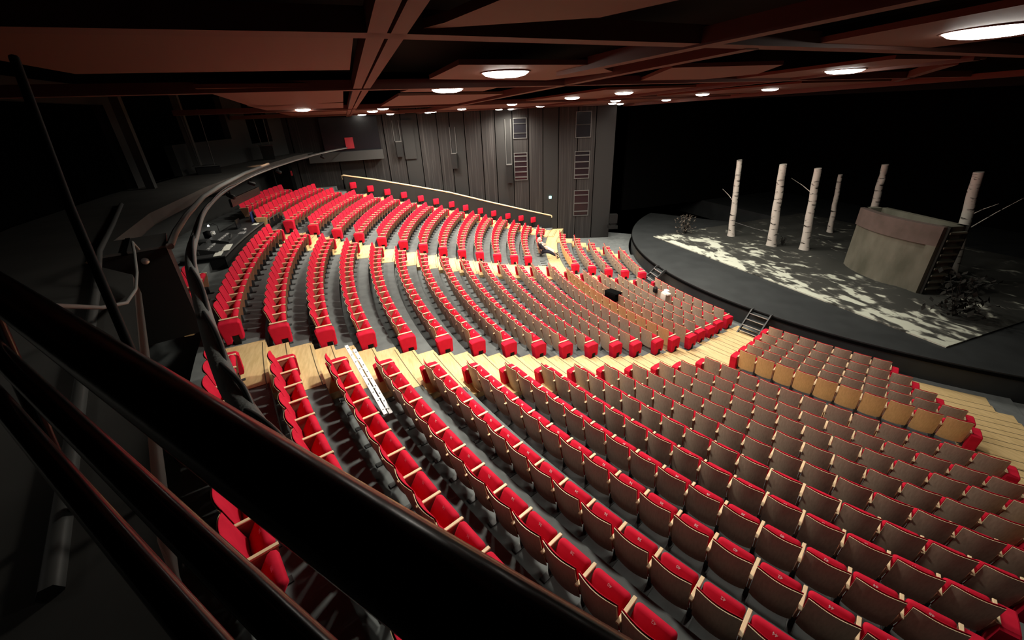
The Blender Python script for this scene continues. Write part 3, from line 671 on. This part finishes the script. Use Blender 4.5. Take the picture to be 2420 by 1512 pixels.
# aluminium ladder leaning along seat row eighteen
ld = thing('aluminium_ladder', 'white perforated aluminium ladder laid along seats across the stair edge', 'ladder', (0, 0, 0))
for q, (p0, p1) in enumerate((((6.13, -31.68, 4.36), (8.40, -31.09, 3.98)), ((6.34, -31.52, 4.34), (8.25, -31.00, 3.86)))):
    p0, p1 = Vector(p0), Vector(p1); b = MB(); dd = (p1-p0).normalized(); sd = dd.cross(Vector((0,0,1))).normalized(); up = sd.cross(dd)
    T = Matrix((( dd.x, sd.x, up.x, p0.x), (dd.y, sd.y, up.y, p0.y), (dd.z, sd.z, up.z, p0.z), (0,0,0,1))); L = (p1-p0).length
    b.box((0, -.035, -.012), (L, .035, .012), 0, T); b.build('rail', 'alu', ld)
    h = MB()
    for i in range(9): h.box((L*(i+.5)/9-.012, -.012, -.0125), (L*(i+.5)/9+.012, .012, .0135), 0, T)
    h.build('rivet', 'metal', ld)
b = MB()
for i in range(7):
    f_ = (i+.5)/7; b.tube([Vector((6.13, -31.68, 4.36)).lerp(Vector((8.40, -31.09, 3.98)), f_), Vector((6.34, -31.52, 4.34)).lerp(Vector((8.25, -31.00, 3.86)), f_)], .012, 6)
b.build('rung', 'alu', ld)
b = MB(); b.prism([(-.12, -.10), (.10, -.14), (.14, .02), (.07, .14), (-.10, .12)], 2, .0, .28); b.build('small_dark_box', 'black', loc=pol(33.55, 11.0, FL[19] + .1), rz=.4, label='small black box at the end of a rear row by the stair', category='box')
# black steel plates of the near gallery front
b = MB(); b.prism([(-.09, -.07), (.10, .14), (.13, .0), (.09, -.12)], 1, -.01, .01); b.build('bracket_plate', 'black', loc=(12.86, -31.42, 7.12), rz=.6, label='dark pointed metal plate under the pipe by the guard rail', category='bracket')

# ------------------------------------------------------------------ people in the first row of the far block
def skin_obj(name, pts, edges, m, parent, sub=2):
    me = bpy.data.meshes.new(name); me.from_pydata([p[0] for p in pts], edges, []); o = bpy.data.objects.new(name, me); C.objects.link(o)
    md_ = o.modifiers.new('s', 'SKIN'); md_.use_smooth_shade = True
    for i, p in enumerate(pts):
        sv = me.skin_vertices[0].data[i]; r_ = p[1]; sv.radius = (r_, r_) if not isinstance(r_, tuple) else r_; sv.use_root = i == 0
    o.modifiers.new('b', 'SUBSURF').levels = sub
    dg = bpy.context.evaluated_depsgraph_get(); nm = bpy.data.meshes.new_from_object(o.evaluated_get(dg)); bpy.data.objects.remove(o); bpy.data.meshes.remove(me)
    nm.materials.clear(); nm.materials.append(M[m])
    for p in nm.polygons: p.use_smooth = True
    return link(name, nm, parent)
def person(loc, rz, label, top, leg, hair, long_leg):
    t = thing('person', label, 'person', loc, rz)
    L = long_leg
    # local: +y forward (towards stage), seat height .42, back at y .1
    J = dict(pel=(0,.26,.52), sp1=(0,.20,.70), sp2=(0,.13,.90), nk=(0,.12,1.06), hd=(0,.14,1.17), hd2=(0,.13,1.27))
    pts = [(J['pel'], (.15,.12)), (J['sp1'], (.15,.11)), (J['sp2'], (.17,.11)), (J['nk'], .055), (J['hd'], (.075,.09)), (J['hd2'], (.07,.085))]; ed = [(0,1),(1,2),(2,3),(3,4),(4,5)]
    arms = {}; legs = {}
    for sx in (-1, 1):
        b0 = len(pts)
        pts += [((sx*.19,.13,.96), .062), ((sx*.25,.24,.74), .045), ((sx*.12,.44,.70), .036), ((sx*.06,.50,.70), .03)]; ed += [(2,b0),(b0,b0+1),(b0+1,b0+2),(b0+2,b0+3)]
        hb = b0+3
        for q, (dx, dy, dz, ln) in enumerate(((-.035,.05,.02,.05), (-.012,.07,.008,.05), (.012,.07,-.005,.05), (.03,.055,-.015,.045))):
            i0 = len(pts); pts += [((sx*.06+dx, .50+dy, .70+dz), .011), ((sx*.06+dx*1.2, .50+dy+.03, .70+dz-.03), .008)]; ed += [(hb,i0),(i0,i0+1)]
        i0 = len(pts); pts += [((sx*.06-sx*.05,.52,.73), .012)]; ed += [(hb,i0)]
        k0 = len(pts); pts += [((sx*.10,.30,.50), .09), ((sx*.13,.66+L*.02,.49-.05*L), .065), ((sx*.13,.98+L*.10,.12+.06*L), .045), ((sx*.13,1.02+L*.12,.06), .04), ((sx*.15,1.16+L*.1,.05+.05*L), .035)]
        ed += [(0,k0),(k0,k0+1),(k0+1,k0+2),(k0+2,k0+3),(k0+3,k0+4)]
    skin_obj('body', pts, ed, 'skin', t)
    P = [((0,.26,.54), (.16,.135)), ((0,.20,.70), (.165,.125)), ((0,.13,.90), (.185,.125)), ((0,.12,1.03), .075)]; E_ = [(0,1),(1,2),(2,3)]
    for sx in (-1, 1):
        b0 = len(P); P += [((sx*.19,.13,.96), .078), ((sx*.25,.24,.74), .06), ((sx*.135,.42,.70), .048)]; E_ += [(2,b0),(b0,b0+1),(b0+1,b0+2)]
    skin_obj('jacket', P, E_, top, t)
    P = [((0,.26,.52), (.165,.135))]; E_ = []
    for sx in (-1, 1):
        b0 = len(P); P += [((sx*.10,.32,.50), .105), ((sx*.13,.66+L*.02,.49-.05*L), .08), ((sx*.13,.97+L*.10,.14+.06*L), .06)]; E_ += [(0,b0),(b0,b0+1),(b0+1,b0+2)]
    skin_obj('trousers', P, E_, leg, t)
    for sx in (-1, 1): skin_obj('shoe', [((sx*.13,1.0+L*.12,.07), .05), ((sx*.14,1.10+L*.12,.06), .05), ((sx*.155,1.20+L*.1,.08+.05*L), .035)], [(0,1),(1,2)], 'black', t, 1)
    b = MB(); b.lathe([(0,.13), (.06,.115), (.095,.06), (.10,0), (.09,-.06)], (0,.115,1.22), 16); b.build('hair', hair, t)
    f = MB()
    for sx in (-1, 1): f.lathe([(0,.01), (.012,.0), (0,-.012)], (sx*.032, .222, 1.205), 8)
    f.build('eye', 'black', t)
    n_ = MB(); n_.prism([(-.016,0), (.016,0), (0,.05)], 1, .215, .245); n_.v = [(x, y, z+1.15) for x, y, z in n_.v]; n_.build('nose', 'skin', t)
a7 = -17.95
person(pol(22.48, a7, FL[7]), rad(a7+4), 'person in dark jacket and trousers with grey hair lounging, legs stretched out', 'navy', 'navy', 'greyhair', 1.0)
person(pol(22.48, a7-2.0, FL[7]), rad(a7-6), 'person with dark hair and cream trousers sitting beyond the grey-haired one', 'cream', 'cream', 'darkhair', 1.0)
for i, a in enumerate((-17.0, -16.0, -15.0)):
    b = MB(); b.box((-.03, -.16, 0), (.03, .16, .015)); b.build('fixing_plate', 'black', loc=pol(22.22, a, FL[7]+.001), rz=rad(a), label=f'black floor plate of a removed seat, {ORD[i]} from the lounging person', category='plate', group='black floor plates')

# ------------------------------------------------------------------ ceiling
def CZ(x): return 9.25 + .018*x
def cquad(b, pts, th=.05, dz=0, mi=0):
    n = len(pts); v = [(x, y, CZ(x)+dz) for x, y in pts] + [(x, y, CZ(x)+dz+th) for x, y in pts]
    b.add(v, [tuple(range(n))[::-1], tuple(range(n, 2*n))] + [(i, (i+1) % n, n+(i+1) % n, n+i) for i in range(n)], mi)
c = MB(); c.box((-20, -42, 11.4), (20, -9, 11.6)); struct(c, 'ceiling', ['soffit'], 'black void above the hanging ceiling panels')
panels = [
 ([(10.88,-30.62), (10.95,-33.6), (8.3,-33.47), (8.47,-30.62)], 'large red-brown ceiling panel at upper left'),
 ([(7.12,-29.37), (8.92,-29.31), (8.85,-27.35), (7.9,-26.4), (6.52,-27.01)], 'perforated ceiling panel around the largest round lamp'),
 ([(4.24,-29.51), (5.69,-29.3), (5.5,-27.44), (3.9,-27.5)], 'ceiling panel around the second largest lamp left of centre'),
 ([(11.04,-30.15), (11.3,-30.0), (12.6,-29.6), (12.8,-28.3), (11.6,-28.9)], 'wedge-shaped ceiling panel at the top of the picture'),
 ([(5.6,-24.3), (8.4,-25.6), (8.71,-23.53), (7.13,-22.34), (5.64,-22.93)], 'ceiling panel right of the largest lamp'),
 ([(10.6,-25.4), (13.2,-25.6), (13.2,-22.6), (10.3,-23.0)], 'ceiling panel around the long lamp at upper right'),
 ([(6.2,-32.9), (6.0,-30.7), (1.0,-30.7), (-1.0,-33.2)], 'ceiling panel beyond the large one at left'),
 ([(.4,-33.2), (.4,-30.7), (-5.5,-30.7), (-5.5,-33.2)], 'ceiling panel around the lamp nearest the rear gallery'),
 ([(-6.2,-33.2), (-6.2,-29), (-14.9,-27), (-14.9,-33.2)], 'ceiling panel at the far rear corner'),
 ([(3,-29.4), (2.6,-26.5), (-3,-26.5), (-3,-29.4)], 'ceiling panel far left of centre'),
 ([(3.2,-23.6), (3.4,-20.6), (-2.4,-20.6), (-2.4,-23.8)], 'ceiling panel around the paired lamps right of centre'),
 ([(9.4,-21.8), (9.4,-19.2), (6,-19.2), (6,-21.8)], 'ceiling panel around the large lamp at right'),
 ([(-3.6,-26), (-3.6,-20.5), (-11,-20.5), (-11,-26)], 'ceiling panel over the middle of the far block'),
 ([(-11.6,-26), (-11.6,-18), (-15,-20), (-15.6,-26)], 'ceiling panel along the far side wall'),
 ([(4,-17), (4,-12.6), (-1.8,-12.6), (-1.8,-18)], 'ceiling panel over the front rows at right'),
 ([(-2.6,-18.6), (-2.6,-12.6), (-11,-12.6), (-11,-18.6)], 'ceiling panel over the front rows at far side'),
]
for pts, lab in panels:
    b = MB(); cquad(b, pts, .06, .0); b.build('ceiling_panel', 'ceil', label=lab, category='ceiling panel', group='red-brown ceiling panels')
bm_ = [
 ([(14,-30.54), (14,-30.40), (-15.5,-30.40), (-15.5,-30.54)], -.04), ([(14,-30.37), (14,-30.25), (-15.5,-30.25), (-15.5,-30.37)], -.04),
 ([(11.12,-36), (11.12,-30.5), (10.6,-24), (9.4,-12.3), (9.15,-12.3), (10.36,-24), (10.9,-30.5), (10.9,-36)], -.04),
 ([(8.0,-27.5), (14.5,-26.98), (14.5,-26.82), (8.0,-27.3)], -.06),
 ([(6.05,-36), (6.05,-12.3), (5.85,-12.3), (5.85,-36)], -.06), ([(-3.2,-36), (-3.2,-12.3), (-3.4,-12.3), (-3.4,-36)], -.06), ([(-11.2,-36), (-11.2,-12.3), (-11.4,-12.3), (-11.4,-36)], -.06),
 ([(10.6,-26.4), (-15.5,-26.25), (-15.5,-26.05), (10.6,-26.2)], -.05), ([(9.6,-20), (-15,-20.2), (-15,-20.0), (9.6,-19.8)], -.05), ([(14,-12.5), (-12.5,-12.5), (-12.5,-12.2), (14,-12.2)], -.15),
 ([(9,-19.2), (4,-12.4), (3.75,-12.4), (8.75,-19.2)], -.05),
]
for i, (pts, dz) in enumerate(bm_):
    b = MB(); cquad(b, pts, .16, dz); struct(b, 'trim_%d' % (i+2), ['ceil2'], 'narrow red-brown ceiling beam')
LAMPS = [((8.05,-28.38), .36, 1.0), ((4.92,-28.59), .34, 1.0), ((11.68,-24.12), .42, .12), ((7.76,-20.6), .36, .45), ((1.72,-22.01), .30, 1), ((-.63,-22.67), .28, 1), ((-1.29,-16.02), .28, .9), ((-6.9,-13.4), .26, .7), ((-4.1,-11.4), .26, .6),
 ((1.16,-15.0), .30, .65), ((-2.0,-9.3), .26, 0), ((3.71,-11.0), .32, .25), ((-3.09,-32.06), .26, .45), ((-12.5,-29.71), .26, .3), ((-7.7,-29.41), .25, .8), ((-4.52,-29.18), .24, .9), ((-13.8,-28.02), .24, .35), ((-13.5,-25.79), .24, .8), ((-12.2,-25.72), .24, .8),
 ((-9.61,-24.63), .24, .9), ((-13.0,-21.35), .24, .8), ((-4.82,-23.5), .24, 1), ((-13.4,-20.4), .2, .6), ((-9.59,-19.99), .26, .9), ((-5.15,-17.86), .26, .9), ((-9.9,-15.01), .24, .35), ((-11.2,-13.6), .24, .0)]
order = sorted(range(len(LAMPS)), key=lambda i: project(Vector((*LAMPS[i][0], CZ(LAMPS[i][0][0]))))[0])
POW = 2300
for rank, i in enumerate(order):
    (x, y), r_, pw = LAMPS[i]; z = CZ(x)
    t = thing('ceiling_downlight', f'glowing round ceiling downlight, {ORD[rank]} from the left', 'lamp', (x, y, z), 0, 'round ceiling downlights')
    b = MB(); b.lathe([(0, -.075), (r_*.55, -.068), (r_*.85, -.045), (r_*.98, -.01)], (0,0,0), 24); b.build('lens', 'ledl', t)
    b = MB(); b.lathe([(r_*.98, .0), (r_*1.02, -.012), (r_*1.07, -.008), (r_*1.07, .05), (r_*.9, .12), (0, .12)], (0,0,0), 24); b.build('housing', 'ceil2', t)
    if pw:
        l = bpy.data.lights.new('downlight', 'SPOT'); l.energy = POW*pw; l.spot_size = rad(168); l.spot_blend = 1.0; l.color = (1, .93, .80); l.shadow_soft_size = r_*.9
        lo = bpy.data.objects.new('downlight', l); C.objects.link(lo); lo.parent = t; lo.location = (0, 0, -.10)
t = thing('gallery_fill', 'dim added fill lamp over the near end of the gallery, outside the picture', 'lamp', (11.6, -36.3, 9.2))  # unseen fill light, added to brighten the dark gallery
b = MB(); b.lathe([(0,-.04), (.10,-.03), (.12,.0), (.12,.06), (0,.06)], (0,0,0), 16); b.build('housing', 'metal', t)
l = bpy.data.lights.new('gallery_fill', 'SPOT'); l.energy = 95; l.spot_size = rad(150); l.spot_blend = .8; l.color = (1, .95, .85); l.shadow_soft_size = .15
lo = bpy.data.objects.new('gallery_fill', l); C.objects.link(lo); lo.parent = t; lo.location = (0, 0, -.08)
# orange work lamp over the last row
l = bpy.data.lights.new('work_light', 'SPOT'); l.energy = 90; l.color = (1, .55, .3); l.spot_size = rad(80); l.shadow_soft_size = .1
lo = bpy.data.objects.new('work_light', l); C.objects.link(lo); lo.location = (-8.6, -34.2, 7.9); lo.rotation_euler = (rad(-12), 0, 0)

# ------------------------------------------------------------------ dark stage house
b = MB(); b.box((-32, 8, -.6), (32, 8.2, 14)); b.box((-16, -9.6, .85), (-15.8, 8, 14)); b.box((16, -9, .85), (16.2, 8, 14)); b.box((-20, -9.2, 9.3), (20, -9.0, 14))
struct(b, 'wall_stage', ['blackcloth'], 'black drapes closing the stage')
b = MB(); b.box((-20, -11.9, 9.0), (20, -11.6, 12)); struct(b, 'trim_20', ['soffit'], 'black header over the stage opening')

# ------------------------------------------------------------------ camera and world
cam = bpy.data.cameras.new('camera'); cam.sensor_width = 36; cam.sensor_fit = 'HORIZONTAL'; cam.lens = FPX/2420*36; cam.clip_start = .05; cam.clip_end = 200
co = bpy.data.objects.new('camera', cam); C.objects.link(co)
co.matrix_world = Matrix(((cr.x, cu_.x, -cf.x, camP.x), (cr.y, cu_.y, -cf.y, camP.y), (cr.z, cu_.z, -cf.z, camP.z), (0, 0, 0, 1)))
sc = bpy.context.scene; sc.camera = co
w = bpy.data.worlds.new('world'); sc.world = w; w.use_nodes = True
w.node_tree.nodes['Background'].inputs['Color'].default_value = (0, 0, 0, 1)
sc.view_settings.view_transform = 'Standard'; sc.view_settings.look = 'None'; sc.view_settings.gamma = 1; sc.view_settings.use_curve_mapping = False
sc.view_settings.exposure = 0
